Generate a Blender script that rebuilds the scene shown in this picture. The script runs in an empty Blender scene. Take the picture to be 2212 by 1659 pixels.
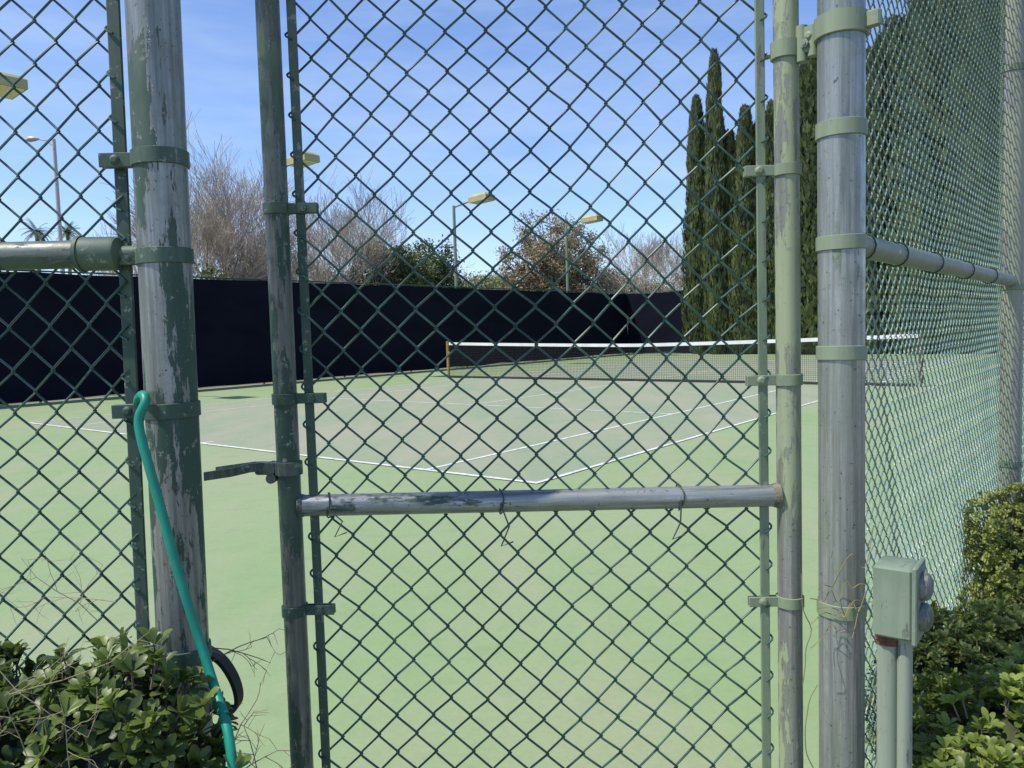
import bpy, math, random
from mathutils import Vector, Matrix, noise
random.seed(7)
R=random.random
def U(a,b): return a+(b-a)*R()
sc=bpy.context.scene
sc.view_settings.view_transform='Standard'; sc.view_settings.look='None'; sc.view_settings.exposure=0
# ------------------------------------------------------------------ camera
F=1697.7; PITCH=0.0684; ROLL=0.0292; CH=1.378; WPX=2212.; HPX=1659.
R0=Vector((1,0,0)); U0=Vector((0,math.sin(PITCH),math.cos(PITCH))); F0=Vector((0,math.cos(PITCH),-math.sin(PITCH)))
Rc=R0*math.cos(ROLL)-U0*math.sin(ROLL); Uc=R0*math.sin(ROLL)+U0*math.cos(ROLL)
cam=bpy.data.cameras.new("camera"); camo=bpy.data.objects.new("camera",cam); sc.collection.objects.link(camo)
m=Matrix((Rc,Uc,-F0)).transposed().to_4x4(); m.translation=Vector((0,0,CH)); camo.matrix_world=m
cam.sensor_width=36; cam.lens=F/WPX*36; cam.clip_end=3000; cam.clip_start=0.02
sc.camera=camo
def survey(px,py,Y):
    """measured position of a real point at forward distance Y"""
    d=Rc*(px-WPX/2)-Uc*(py-HPX/2)+F0*F
    return Vector((0,0,CH))+d*(Y/d.y)
# court frame
C0=Vector((0.1955,6.9075)); TH=0.9101
u=Vector((math.cos(TH),math.sin(TH))); v=Vector((-u.y,u.x))
def G(a,b,z=0.0):
    q=C0+u*a+v*b
    return Vector((q.x,q.y,z))
# ------------------------------------------------------------------ materials
def lin(c):
    c=c/255.
    return c/12.92 if c<=.04045 else ((c+.055)/1.055)**2.4
def col(r,g,b,k=1.0): return (lin(r)/k,lin(g)/k,lin(b)/k,1)
class NT:
    def __init__(s,name):
        s.m=bpy.data.materials.new(name); s.m.use_nodes=True; s.t=s.m.node_tree; s.n=s.t.nodes; s.l=s.t.links
        s.b=s.n['Principled BSDF']; s.out=s.n['Material Output']
        s.tc=s.n.new('ShaderNodeTexCoord')
    def map(s,scale=(1,1,1),rot=(0,0,0),loc=(0,0,0)):
        a=s.n.new('ShaderNodeMapping'); a.inputs['Scale'].default_value=scale; a.inputs['Rotation'].default_value=rot; a.inputs['Location'].default_value=loc
        s.l.new(s.tc.outputs['Object'],a.inputs['Vector']); return a.outputs[0]
    def noise(s,scale,detail=5,rough=.6,vec=None):
        a=s.n.new('ShaderNodeTexNoise'); a.inputs['Scale'].default_value=scale; a.inputs['Detail'].default_value=detail; a.inputs['Roughness'].default_value=rough
        s.l.new(vec if vec else s.tc.outputs['Object'],a.inputs['Vector']); return a.outputs['Fac']
    def ramp(s,fac,p0,p1,c0=(0,0,0,1),c1=(1,1,1,1)):
        a=s.n.new('ShaderNodeValToRGB'); a.color_ramp.elements[0].position=p0; a.color_ramp.elements[1].position=p1
        a.color_ramp.elements[0].color=c0; a.color_ramp.elements[1].color=c1
        s.l.new(fac,a.inputs[0]); return a.outputs[0]
    def mix(s,fac,a,b,mode='MIX'):
        x=s.n.new('ShaderNodeMix'); x.data_type='RGBA'; x.blend_type=mode
        for sock,val in((x.inputs[0],fac),(x.inputs[6],a),(x.inputs[7],b)):
            if hasattr(val,'is_output'): s.l.new(val,sock)
            else: sock.default_value=val
        return x.outputs[2]
    def bump(s,h,strength=.3,dist=.01):
        x=s.n.new('ShaderNodeBump'); x.inputs['Strength'].default_value=strength; x.inputs['Distance'].default_value=dist
        s.l.new(h,x.inputs['Height']); s.l.new(x.outputs[0],s.b.inputs['Normal'])
    def set(s,k,val):
        if hasattr(val,'is_output'): s.l.new(val,s.b.inputs[k])
        else: s.b.inputs[k].default_value=val
def gv(x): return (x,x,x,1)
def simple(name,c,rough=.7,metal=0,var=.25,sc_=8,bump=0):
    t=NT(name); n=t.noise(sc_,6)
    a=tuple(x*(1-var) for x in c[:3])+(1,); b=tuple(min(1,x*(1+var)) for x in c[:3])+(1,)
    t.set('Base Color',t.ramp(n,.3,.7,a,b)); t.set('Roughness',rough); t.set('Metallic',metal)
    if bump: t.bump(t.noise(sc_*6,4),bump)
    return t.m
def peeled(name,amount,light=.5,metalc=(.34,.36,.35,1),horiz=False,scale=1.0,dark=(.035,.075,.053,1),pale=(.20,.26,.165,1),film=.55,metallic=.35,loc=(0,0,0),stain=.75,rough=.36):
    """flaking green paint over weathered galvanised steel; amount = share still painted"""
    t=NT(name)
    s=(7*scale,7*scale,1.3*scale) if not horiz else (1.5*scale,8*scale,8*scale)
    vec=t.map(s,loc=loc)
    n1=t.noise(2.2,13,.70,vec)
    th=.5+(.5-amount)*.40
    mask=t.ramp(n1,th-.004,th+.004)          # 1 = paint
    vs=(130,130,3) if not horiz else (3,130,130)
    st=t.noise(1.0,5,.75,t.map(vs))
    vs2=(38,38,1.2) if not horiz else (1.2,38,38)
    st2=t.noise(1.0,6,.7,t.map(vs2))
    metal=t.mix(t.ramp(st,.35,.65),tuple(x*.52 for x in metalc[:3])+(1,),metalc)
    metal=t.mix(t.ramp(st2,.52,.64,gv(0),gv(stain)),metal,tuple(x*.30 for x in metalc[:3])+(1,))
    metal=t.mix(t.ramp(st2,.30,.44,gv(.7),gv(0)),metal,tuple(min(1,x*1.5) for x in metalc[:3])+(1,))
    mot=t.noise(26,7,.75)
    metal=t.mix(t.ramp(mot,.46,.60,gv(0),gv(.45)),metal,tuple(x*.55 for x in metalc[:3])+(1,))
    fn=t.noise(1.7,6,.65,t.map((3,3,1.1)))
    metal=t.mix(t.ramp(fn,.40,.66,gv(0),gv(film)),metal,tuple(x*.85 for x in pale[:3])+(1,))
    sp=t.ramp(t.noise(110,4,.7),.62,.67)
    metal=t.mix(sp,metal,(.10,.10,.085,1))
    pn=t.noise(1.4,7,.65,t.map((2.5,2.5,.9)))
    paint=t.mix(t.ramp(pn,.5-light*.25,.75-light*.3),dark,pale)
    paint=t.mix(t.ramp(st2,.45,.75,gv(0),gv(.35)),paint,tuple(x*.45 for x in dark[:3])+(1,))
    chip=t.ramp(t.noise(60,5,.7),.60,.64)
    paint=t.mix(chip,paint,(.24,.26,.21,1))
    c=t.mix(mask,metal,paint)
    t.set('Base Color',c)
    t.set('Metallic',t.ramp(mask,0,1,gv(metallic),gv(0)))
    rr=t.mix(t.ramp(mot,.35,.65),gv(rough),gv(rough+.22)); rr=t.mix(mask,rr,gv(.60)); t.set('Roughness',rr)
    ad=t.n.new('ShaderNodeMath'); ad.operation='MULTIPLY_ADD'; t.l.new(st,ad.inputs[0]); ad.inputs[1].default_value=.25; t.l.new(mask,ad.inputs[2])
    t.bump(ad.outputs[0],.6,.0015)
    return t.m
def leafmat(name,c1,c2,trans=.35,rough=.45):
    t=NT(name)
    at=t.n.new('ShaderNodeAttribute'); at.attribute_name='Col'
    base=t.mix(at.outputs['Fac'],c1,c2)
    t.set('Base Color',base); t.set('Roughness',rough)
    tr=t.n.new('ShaderNodeBsdfTranslucent')
    t.l.new(base,tr.inputs[0])
    ms=t.n.new('ShaderNodeMixShader'); ms.inputs[0].default_value=trans
    t.l.new(t.b.outputs[0],ms.inputs[1]); t.l.new(tr.outputs[0],ms.inputs[2]); t.l.new(ms.outputs[0],t.out.inputs[0])
    return t.m
# ------------------------------------------------------------------ geometry collector
class Geo:
    def __init__(s): s.v=[]; s.f=[]; s.c=[]
    def add(s,vs,fs,c=None):
        o=len(s.v); s.v.extend(vs)
        for f in fs: s.f.append(tuple(i+o for i in f)); s.c.append(c if c is not None else .5)
    def merge(s,o_): s.add(o_.v,o_.f)
    def tube(s,path,rad,n=8,cap=True,c=None):
        path=[Vector(p) for p in path]; k=len(path)
        if not hasattr(rad,'__len__'): rad=[rad]*k
        vs=[];ref=None
        for i,p in enumerate(path):
            d=(path[min(i+1,k-1)]-path[max(i-1,0)])
            if d.length<1e-9: d=Vector((0,0,1))
            d.normalize()
            if ref is None:
                ref=Vector((0,1,0)) if abs(d.y)<.9 else Vector((1,0,0))
            a=(ref-d*ref.dot(d)).normalized(); b=d.cross(a); ref=a
            for j in range(n):
                q=2*math.pi*j/n
                vs.append(p+(a*math.cos(q)+b*math.sin(q))*rad[i])
        fs=[]
        for i in range(k-1):
            for j in range(n):
                a0=i*n+j;a1=i*n+(j+1)%n
                fs.append((a0,a1,a1+n,a0+n))
        if cap: fs.append(tuple(range(n))[::-1]); fs.append(tuple(range((k-1)*n,k*n)))
        s.add(vs,fs,c)
    def box(s,cen,ax,ay,az,c=None,bev=0):
        cen=Vector(cen); vs=[]
        if bev<=0:
            for z in(-1,1):
                for x,y in((-1,-1),(1,-1),(1,1),(-1,1)): vs.append(cen+ax*x+ay*y+az*z)
            s.add(vs,[(3,2,1,0),(4,5,6,7),(0,1,5,4),(1,2,6,5),(2,3,7,6),(3,0,4,7)],c)
        else:
            lx,ly,lz=ax.length,ay.length,az.length
            fx,fy=1-bev/lx,1-bev/ly
            ring=[(-fx,-1),(fx,-1),(1,-fy),(1,fy),(fx,1),(-fx,1),(-1,fy),(-1,-fy)]
            zz=[(-1,bev),(-1+bev/lz,0),(1-bev/lz,0),(1,bev)]
            for z,ins in zz:
                for x,y in ring: vs.append(cen+ax*x*(1-ins/lx)+ay*y*(1-ins/ly)+az*z)
            fs=[tuple(range(8))[::-1],tuple(range(24,32))]
            for i in range(3):
                for j in range(8): fs.append((i*8+j,i*8+(j+1)%8,(i+1)*8+(j+1)%8,(i+1)*8+j))
            s.add(vs,fs,c)
    def quad(s,a,b,c_,d,c=None): s.add([a,b,c_,d],[(0,1,2,3)],c)
def link(o): sc.collection.objects.link(o); return o
def meta(o,label=None,category=None,group=None,kind=None):
    if label:o['label']=label
    if category:o['category']=category
    if group:o['group']=group
    if kind:o['kind']=kind
def thing(name,base,label=None,cat=None,group=None,kind=None):
    e=bpy.data.objects.new(name,None); e.empty_display_size=.2; e.location=base; link(e)
    meta(e,label,cat,group,kind); return e
def obj(name,g,mat,parent=None,smooth=True,origin=None,**kw):
    me=bpy.data.meshes.new(name)
    if parent is not None:
        org=Vector((0,0,0)); p=parent
        while p: org+=p.location; p=p.parent
    elif origin is not None: org=Vector(origin)
    else:
        xs=[q[0] for q in g.v]; ys=[q[1] for q in g.v]; zs=[q[2] for q in g.v]
        org=Vector(((min(xs)+max(xs))/2,(min(ys)+max(ys))/2,min(zs)))
    me.from_pydata([tuple(Vector(q)-org) for q in g.v],[],g.f)
    if any(c!=.5 for c in g.c):
        at=me.color_attributes.new('Col','FLOAT_COLOR','CORNER')
        dat=[]
        for f,c in zip(g.f,g.c): dat.extend([c,c,c,1]*len(f))
        at.data.foreach_set('color',dat)
    if smooth:
        me.polygons.foreach_set('use_smooth',[True]*len(me.polygons))
        try: me.set_sharp_from_angle(angle=math.radians(40))
        except Exception: pass
    me.materials.append(mat); me.update()
    o=bpy.data.objects.new(name,me); link(o)
    if parent is not None: o.parent=parent
    else: o.location=org
    meta(o,**kw)
    return o
ZV=Vector((0,0,1))
# ------------------------------------------------------------------ world + sun
w=bpy.data.worlds.new("World"); sc.world=w; w.use_nodes=True
nt=w.node_tree; bg=nt.nodes['Background']; sky=nt.nodes.new('ShaderNodeTexSky'); sky.sky_type='NISHITA'; sky.sun_disc=False
AZ=math.radians(-110); EL=math.radians(58)
sky.sun_elevation=EL; sky.sun_rotation=AZ; sky.air_density=1.0; sky.dust_density=.3; sky.ozone_density=2.0
tc=nt.nodes.new('ShaderNodeTexCoord'); mp=nt.nodes.new('ShaderNodeMapping'); mp.inputs['Scale'].default_value=(1.2,2.2,7); mp.inputs['Rotation'].default_value=(0.2,.5,.6)
nz=nt.nodes.new('ShaderNodeTexNoise'); nz.inputs['Scale'].default_value=2.3; nz.inputs['Detail'].default_value=8; nz.inputs['Roughness'].default_value=.6
rp=nt.nodes.new('ShaderNodeValToRGB'); rp.color_ramp.elements[0].position=.46; rp.color_ramp.elements[1].position=.78
rp.color_ramp.elements[1].color=(.30,.30,.30,1)
tn=nt.nodes.new('ShaderNodeMix'); tn.data_type='RGBA'; tn.blend_type='MULTIPLY'; tn.inputs[0].default_value=1; tn.inputs[7].default_value=(1.04,1.11,1.35,1)
mx=nt.nodes.new('ShaderNodeMix'); mx.data_type='RGBA'; mx.inputs[7].default_value=(5.4,6.2,7.2,1)
nt.links.new(sky.outputs[0],tn.inputs[6])
nt.links.new(tc.outputs['Generated'],mp.inputs[0]); nt.links.new(mp.outputs[0],nz.inputs['Vector']); nt.links.new(nz.outputs['Fac'],rp.inputs[0])
nt.links.new(rp.outputs[0],mx.inputs[0]); nt.links.new(tn.outputs[2],mx.inputs[6]); nt.links.new(mx.outputs[2],bg.inputs[0]); bg.inputs[1].default_value=.15
S=Vector((math.sin(AZ)*math.cos(EL),math.cos(AZ)*math.cos(EL),math.sin(EL)))
sl=bpy.data.lights.new("sun",'SUN'); sl.energy=4.9; sl.angle=math.radians(.5); sl.color=(1,.95,.86)
so=bpy.data.objects.new("sun",sl); so.rotation_euler=S.to_track_quat('Z','Y').to_euler(); link(so)
# ------------------------------------------------------------------ ground and court
g=Geo(); g.quad(Vector((-900,-200,0)),Vector((900,-200,0)),Vector((900,1500,0)),Vector((-900,1500,0)))
obj("ground",g,simple("dry_ground",(.16,.13,.08),.95,var=.4,sc_=.8),smooth=False,kind='structure')
def courtmat(name,base,alt,worn,bias=0,wk=.9):
    t=NT(name)
    big=t.noise(.34,6,.6,t.map((1,1.0,1),(0,0,-.66)))
    mid=t.noise(.8,8,.70,t.map((1,.28,1),(0,0,.3)))
    fine=t.noise(30,6,.75); gr=t.noise(320,2,.6); med=t.noise(4.5,7,.7)
    c=t.mix(t.ramp(big,.40-bias,.60-bias),base,alt)
    c=t.mix(t.ramp(mid,.45-bias,.62-bias,gv(0),gv(wk)),c,worn)
    c=t.mix(t.ramp(med,.40,.70,gv(0),gv(.35)),c,tuple(x*1.08 for x in alt[:3])+(1,))
    c=t.mix(t.ramp(med,.28,.46,gv(.5),gv(0)),c,tuple(x*.82 for x in base[:3])+(1,))
    c=t.mix(t.ramp(fine,.40,.75,gv(0),gv(.38)),c,tuple(x*.70 for x in worn[:3])+(1,))
    c=t.mix(t.ramp(gr,.3,.7,gv(.25),gv(0)),c,tuple(x*.6 for x in base[:3])+(1,))
    sp=t.ramp(t.noise(55,3,.5),.735,.75); c=t.mix(sp,c,(.20,.16,.09,1))
    t.set('Base Color',c); t.set('Roughness',.85); t.set('Specular IOR Level',.25); t.bump(gr,.3,.002)
    return t.m
K=1.38
mo=courtmat("court_paint_green",col(156,184,128,K),col(168,187,138,K),col(182,183,150,K),0,.75)
mi=courtmat("court_paint_worn",col(158,178,142,K),col(174,180,150,K),col(188,184,158,K),0,.95)
def sheet(name,a0,a1,b0,b1,z,mat,**kw):
    g=Geo(); g.quad(G(a0,b0,z),G(a1,b0,z),G(a1,b1,z),G(a0,b1,z)); return obj(name,g,mat,smooth=False,origin=G(a0,b0,0),**kw)
sheet("court_surround",-7.2,30.2,-4.4,16.1,.004,mo,kind='structure')
sheet("court_playing_surface",0,23.77,0,10.97,.008,mi,kind='structure')
g=Geo()
def line(a0,a1,b0,b1): g.quad(G(a0,b0,.012),G(a1,b0,.012),G(a1,b1,.012),G(a0,b1,.012))
L=.05
line(-.0,.06,0,10.97); line(23.70,23.77,0,10.97)
for b in(0,1.37,9.55,10.92): line(.06,23.70,b,b+L)
for a in(5.485,18.285-.05): line(a,a+L,1.42,9.55)
line(5.535,18.235,5.46,5.51)
line(.06,.2,5.46,5.51); line(23.57,23.70,5.46,5.51)
t=NT("court_line_white"); c=t.mix(t.ramp(t.noise(9,8,.8),.44,.62,gv(.05),gv(.8)),(.74,.75,.70,1),col(186,192,168,K)); t.set('Base Color',c); t.set('Roughness',.8)
obj("court_markings",g,t.m,smooth=False,origin=G(0,0,0),kind='structure')
# ------------------------------------------------------------------ windscreen fences
fab=NT("black_windscreen_fabric"); n=fab.noise(.7,4,.6,fab.map((1,1,2.2)))
fab.set('Base Color',fab.ramp(n,.3,.75,(.0025,.0035,.009,1),(.006,.008,.017,1))); fab.set('Roughness',.85); fab.set('Specular IOR Level',.12)
fab.bump(fab.noise(2.2,4,.5,fab.map((1,1,.4))),.5,.05)
dgreen=simple("dark_green_steel",(.03,.06,.045),.5)
def screenfence(name,p0,p1,H,label,step=3.05):
    d=(p1-p0); Ln=d.length; d.normalize(); nrm=Vector((-d.y,d.x,0))
    e=thing(name,p0,label,"fence")
    g=Geo(); nx=int(Ln/.12); nzv=14; vs=[];fs=[]
    for i in range(nx+1):
        s=Ln*i/nx
        for k in range(nzv+1):
            z=.03+(H-.05)*k/nzv
            ph=(s%step)/step
            off=.02*math.sin(ph*math.pi)*math.sin(k/nzv*math.pi)+.022*noise.noise(Vector((s*1.1,k*.25,3)))
            if ph<.03: off-=.01
            sag=-.03*math.sin(ph*math.pi) if k==nzv else 0
            if k==0: sag=.05*(noise.noise(Vector((s*.7,0,9)))+.3)
            p=p0+d*s+nrm*off; vs.append(Vector((p.x,p.y,z+sag)))
    for i in range(nx):
        for k in range(nzv):
            a=i*(nzv+1)+k; fs.append((a,a+nzv+1,a+nzv+2,a+1))
    g.add(vs,fs); obj("windscreen_fabric",g,fab.m,e)
    s=0
    while s<=Ln+.01:
        g=Geo(); p=p0+d*s+nrm*.07; g.tube([Vector((p.x,p.y,0)),Vector((p.x,p.y,H+.03))],.03,8)
        obj("post",g,dgreen,e); s+=step
    g=Geo(); p=p0+nrm*.07; q=p1+nrm*.07
    g.tube([Vector((p.x,p.y,H+.01)),Vector((q.x,q.y,H+.01))],.021,8); obj("top_rail",g,dgreen,e)
screenfence("windscreen_fence",G(-7,15.87),G(29.86,15.87),3.065,"tall chain link fence covered with black windscreen fabric")
screenfence("windscreen_fence",G(29.86,15.87),G(29.86,-4.2),3.065,"black windscreen fence closing the end of the court")
# ------------------------------------------------------------------ net
e=thing("tennis_net",G(11.885,11.885),"black tennis net with white headband between two posts","tennis net")
pl,pr=G(11.885,11.885),G(11.885,-.914); dn=(pr-pl); NL=dn.length; dn.normalize(); nn=Vector((-dn.y,dn.x,0))
def nettop(s): 
    q=(s/NL-.5)*2
    return .95+(1.07-.95)*abs(q)**1.3
rust=simple("weathered_net_post",(.32,.19,.06),.7,var=.5,sc_=12)
for i,p in enumerate((pl,pr)):
    g=Geo(); g.tube([p+ZV*0,p+ZV*1.09],.045,14); g.tube([p+ZV*1.09,p+ZV*1.105],[.049,.03],14)
    g.box(p+ZV*.75+dn*(.05 if i==0 else -.05),dn*.03,nn*.03,ZV*.05)
    obj("net_post",g,rust if i==0 else simple("dark_net_post",(.09,.05,.03),.6),e)
g=Geo(); net0=.06; s=net0
while s<NL-.05:
    p=pl+dn*s; g.box(Vector((p.x,p.y,(.03+nettop(s))/2)),dn*.0028,nn*.0018,ZV*((nettop(s)-.03)/2)); s+=.046
for k in range(23):
    N=24
    for i in range(N):
        s0=net0+(NL-.12)*i/N; s1=net0+(NL-.12)*(i+1)/N
        z0=.03+(nettop(s0)-.05)*k/22; z1=.03+(nettop(s1)-.05)*k/22
        a=pl+dn*s0; b=pl+dn*s1; r_=.0028
        g.quad(Vector((a.x,a.y,z0-r_)),Vector((b.x,b.y,z1-r_)),Vector((b.x,b.y,z1+r_)),Vector((a.x,a.y,z0+r_)))
obj("netting",g,simple("black_net_cord",(.012,.014,.014),.8),e,smooth=False)
g=Geo(); N=48
for i in range(N):
    s0=net0+(NL-.12)*i/N; s1=net0+(NL-.12)*(i+1)/N; a=pl+dn*s0; b=pl+dn*s1; h0,h1=nettop(s0),nettop(s1)
    for sg in(-1,1):
        o_=nn*.008*sg
        g.quad(Vector((a.x,a.y,h0-.08))+o_,Vector((b.x,b.y,h1-.08))+o_,Vector((b.x,b.y,h1))+o_,Vector((a.x,a.y,h0))+o_)
    g.quad(Vector((a.x,a.y,h0))-nn*.008,Vector((b.x,b.y,h1))-nn*.008,Vector((b.x,b.y,h1))+nn*.008,Vector((a.x,a.y,h0))+nn*.008)
obj("headband",g,simple("white_vinyl",(.72,.72,.69),.6,var=.12,sc_=3),e,smooth=False)
g=Geo(); a=pl+dn*net0; b=pr-dn*net0
g.box(Vector(((a.x+b.x)/2,(a.y+b.y)/2,.035)),dn*(NL/2-.07),nn*.006,ZV*.03); obj("bottom_tape",g,simple("black_tape",(.02,.02,.022),.7),e,smooth=False)
# ------------------------------------------------------------------ court lights
ol=simple("olive_painted_housing",(.38,.36,.17),.5,var=.15,sc_=3); lens=simple("milky_lamp_lens",(.75,.74,.45),.3,var=.1)
pgreen=simple("green_painted_pole",(.17,.22,.15),.55,var=.2,sc_=2)
def courtlight(a,H,arm=1.0,yaw=0):
    base=G(a,16.05); e=thing("court_light",base,"tall green pole with a shoebox floodlight on an arm","court light","floodlights along the court fence")
    g=Geo(); g.tube([base,base+ZV*H],[.08,.055],12); g.box(base+ZV*.02,Vector((.14,0,0)),Vector((0,.14,0)),ZV*.02); obj("pole",g,pgreen,e)
    d=-Vector((v.x,v.y,0)); d=Matrix.Rotation(yaw,3,'Z')@d; sd=Vector((-d.y,d.x,0))
    g=Geo(); g.tube([base+ZV*(H-.12),base+ZV*(H-.05)+d*.1,base+ZV*(H+.1)+d*arm],[.035,.032,.03],8); obj("arm",g,pgreen,e)
    dd=(d+ZV*.06).normalized(); up=Vector((0,0,1)); up=(up-dd*up.dot(dd)).normalized()
    c=base+ZV*(H+.12)+d*(arm+.38)
    g=Geo(); vs=[]
    for z,k in((-1,1),(.35,1),(1,.72)):
        for x,y in((-1,-1),(1,-1),(1,1),(-1,1)): vs.append(c+dd*.42*x*k+sd*.27*y*k+up*.14*z)
    g.add(vs,[(3,2,1,0),(8,9,10,11)]+[(i*4+j,i*4+(j+1)%4,i*4+4+(j+1)%4,i*4+4+j) for i in range(2) for j in range(4)])
    h=obj("lamp_housing",g,ol,e,smooth=False)
    g=Geo(); g.box(c-up*.15,dd*.36,sd*.22,up*.009); obj("lamp_lens",g,lens,h,smooth=False)
courtlight(1.3,6.65,1.3); courtlight(9.05,6.35); courtlight(17.05,6.15); courtlight(24.7,6.1)
# street lamp
b=survey(143,700,60); b.z=0
e=thing("street_lamp",b,"grey street lamp with a curved arm and cobra head","street lamp")
top=survey(135,300,60).z; grey=simple("galvanised_pole",(.42,.42,.40),.5,metal=.2)
g=Geo(); g.tube([b,b+ZV*top],[.18,.13],12); g.tube([b+ZV*.0,b+ZV*.3],.24,12); obj("pole",g,grey,e)
g=Geo(); g.tube([b+ZV*(top-.6),b+Vector((-.5,0,top-.1)),b+Vector((-1.3,0,top+.05))],.05,8); obj("arm",g,grey,e)
g=Geo(); g.tube([b+Vector((-1.1,0,top+.05)),b+Vector((-1.4,0,top+.07)),b+Vector((-1.8,0,top+.05)),b+Vector((-2.15,0,top+.0))],[.07,.18,.22,.06],10); obj("lamp_head",g,grey,e)
# ------------------------------------------------------------------ trees
bark=simple("grey_bark",(.18,.155,.12),.9,var=.3,sc_=6)
barkp=simple("pale_twig_bark",(.38,.33,.26),.9,var=.3,sc_=1)
def baretree(name,base,H,spread,label,stems=5,depth=5,seed=1,twigr=.007,mat=barkp):
    rnd=random.Random(seed); e=thing(name,base,label,"tree")
    gt=Geo(); gc=Geo()
    def rv(): return Vector((rnd.uniform(-1,1),rnd.uniform(-1,1),rnd.uniform(-1,1)))
    def grow(p,d,L_,r,k):
        n=3; pts=[p]; q=p.copy(); dd=d.copy()
        for i in range(n):
            dd=(dd+rv()*.13+ZV*.05).normalized(); q=q+dd*L_/n; pts.append(q.copy())
        r1=max(r*.62,twigr)
        rad=[r+(r1-r)*i/n for i in range(n+1)]
        (gt if k>=depth-1 else gc).tube(pts,rad,6 if k>=depth-1 else 3,cap=False)
        if k==0: return
        nb=rnd.choice((3,4,4)) if k>1 else rnd.choice((3,4,5))
        for j in range(nb):
            t_=rnd.uniform(.45,1.0) if j else 1.0
            f=t_*n; i=min(int(f),n-1); pp=pts[i].lerp(pts[i+1],f-i)
            side=rv(); side=(side-dd*side.dot(dd)).normalized()
            nd=(dd*rnd.uniform(.75,1.1)+side*rnd.uniform(.35,.75)+ZV*.12).normalized()
            grow(pp,nd,L_*rnd.uniform(.62,.85),r1*rnd.uniform(.6,.85),k-1)
    for i in range(stems):
        a=2*math.pi*i/stems+rnd.uniform(-.4,.4); tilt=spread/H*rnd.uniform(.25,.9)
        d=Vector((math.cos(a)*tilt,math.sin(a)*tilt,1)).normalized()
        grow(base+Vector((math.cos(a)*.12,math.sin(a)*.12,-.1)),d,H*.33,.06 if stems>2 else .14,depth)
    obj("trunk",gt,bark,e); obj("crown",gc,mat,e)
def crown(name,base,H,rx,rz,label,mat,seed=1,nclump=60,nleaf=60,ls=.14,clr=.5,cat="tree"):
    rnd=random.Random(seed); e=thing(name,base,label,cat)
    cz=H-rz; gl=Geo(); gt=Geo()
    gt.tube([base-ZV*.1,base+ZV*cz*.5+Vector((.1,0,0)),base+ZV*cz],[rx*.09,rx*.065,rx*.04],8)
    for i in range(nclump):
        while True:
            p=Vector((rnd.uniform(-1,1),rnd.uniform(-1,1),rnd.uniform(-1,1)))
            if p.length<1 and p.length>.35: break
        k=1+.35*noise.noise(p*1.7+Vector((seed,0,0)))
        c=base+Vector((p.x*rx*k,p.y*rx*k,cz+p.z*rz*k))
        s0=base+ZV*(cz*rnd.uniform(.5,1)); mid=s0.lerp(c,.5)+Vector((0,0,-.1)); gt.tube([s0,mid,c],[rx*.025,rx*.015,rx*.006],4,cap=False)
        cs=clr*rnd.uniform(.6,1.3); sh=rnd.uniform(0,1)
        for j in range(nleaf):
            q=Vector((rnd.gauss(0,1),rnd.gauss(0,1),rnd.gauss(0,.8)))*cs*.5+c
            a=Vector((rnd.uniform(-1,1),rnd.uniform(-1,1),rnd.uniform(-1,1))).normalized(); b_=a.orthogonal().normalized()
            l=ls*rnd.uniform(.6,1.3)
            gl.add([q-a*l*.5,q+b_*l*.25,q+a*l*.5,q-b_*l*.25],[(0,1,2,3)],min(1,max(0,.6*sh+rnd.uniform(0,.45))))
    obj("trunk",gt,bark,e); obj("crown",gl,mat,e)
def onray(px,Y):
    p=survey(px,690,Y); p.z=0; return p
baretree("bare_tree",onray(485,31),8.8,3.6,"leafless multi-stemmed tree with pale tan twigs",6,5,3)
baretree("bare_tree",onray(720,36),7.8,5.5,"leafless spreading tree with pale tan twigs",6,5,5)
baretree("bare_tree",onray(600,33),6.2,5,"low leafless tree with a dense tangle of twigs",5,5,15)
baretree("bare_tree",onray(430,33),7.0,4,"leafless tree with fine upright pale twigs",5,5,35)
baretree("bare_tree",onray(1425,50),8.0,5,"leafless grey tree beyond the black windscreen",6,5,8)
dk=leafmat("dark_shrub_leaf",(.03,.048,.013,1),(.12,.17,.04,1)); lg=leafmat("light_shrub_leaf",(.08,.11,.02,1),(.25,.30,.08,1))
br=leafmat("olive_brown_leaf",(.18,.14,.07,1),(.36,.31,.18,1)); gy=leafmat("grey_green_leaf",(.13,.13,.08,1),(.26,.25,.16,1))
ba=leafmat("beige_twig_leaf",(.20,.17,.12,1),(.36,.32,.24,1))
crown("evergreen_tree",onray(845,38),6.0,2.0,2.4,"dark green rounded evergreen behind the windscreen",dk,2,100,100,.2,.6)
crown("evergreen_tree",onray(935,42),6.0,1.9,2.4,"dense dark green evergreen behind the windscreen",dk,3,100,100,.2,.6)
crown("brown_leaved_tree",onray(1195,50),8.4,3.1,3.2,"spreading tree with sparse olive brown foliage",br,4,170,100,.2,.55)
crown("brown_leaved_tree",onray(1265,52),5.9,2.6,2.0,"low tree with thin olive brown foliage",gy,14,80,80,.2,.6)
crown("yellow_green_shrub",onray(1050,46),4.4,2.6,1.6,"yellow green shrub showing above the windscreen",lg,6,80,90,.18,.5,"shrub")
crown("yellow_green_shrub",onray(450,30),3.9,1.4,1.2,"small yellow green shrub showing above the windscreen",lg,7,40,80,.16,.4,"shrub")
crown("grey_green_tree",onray(1330,60),5.2,2.4,1.7,"grey green shrub beyond the windscreen corner",gy,9,60,80,.2,.5)
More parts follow.
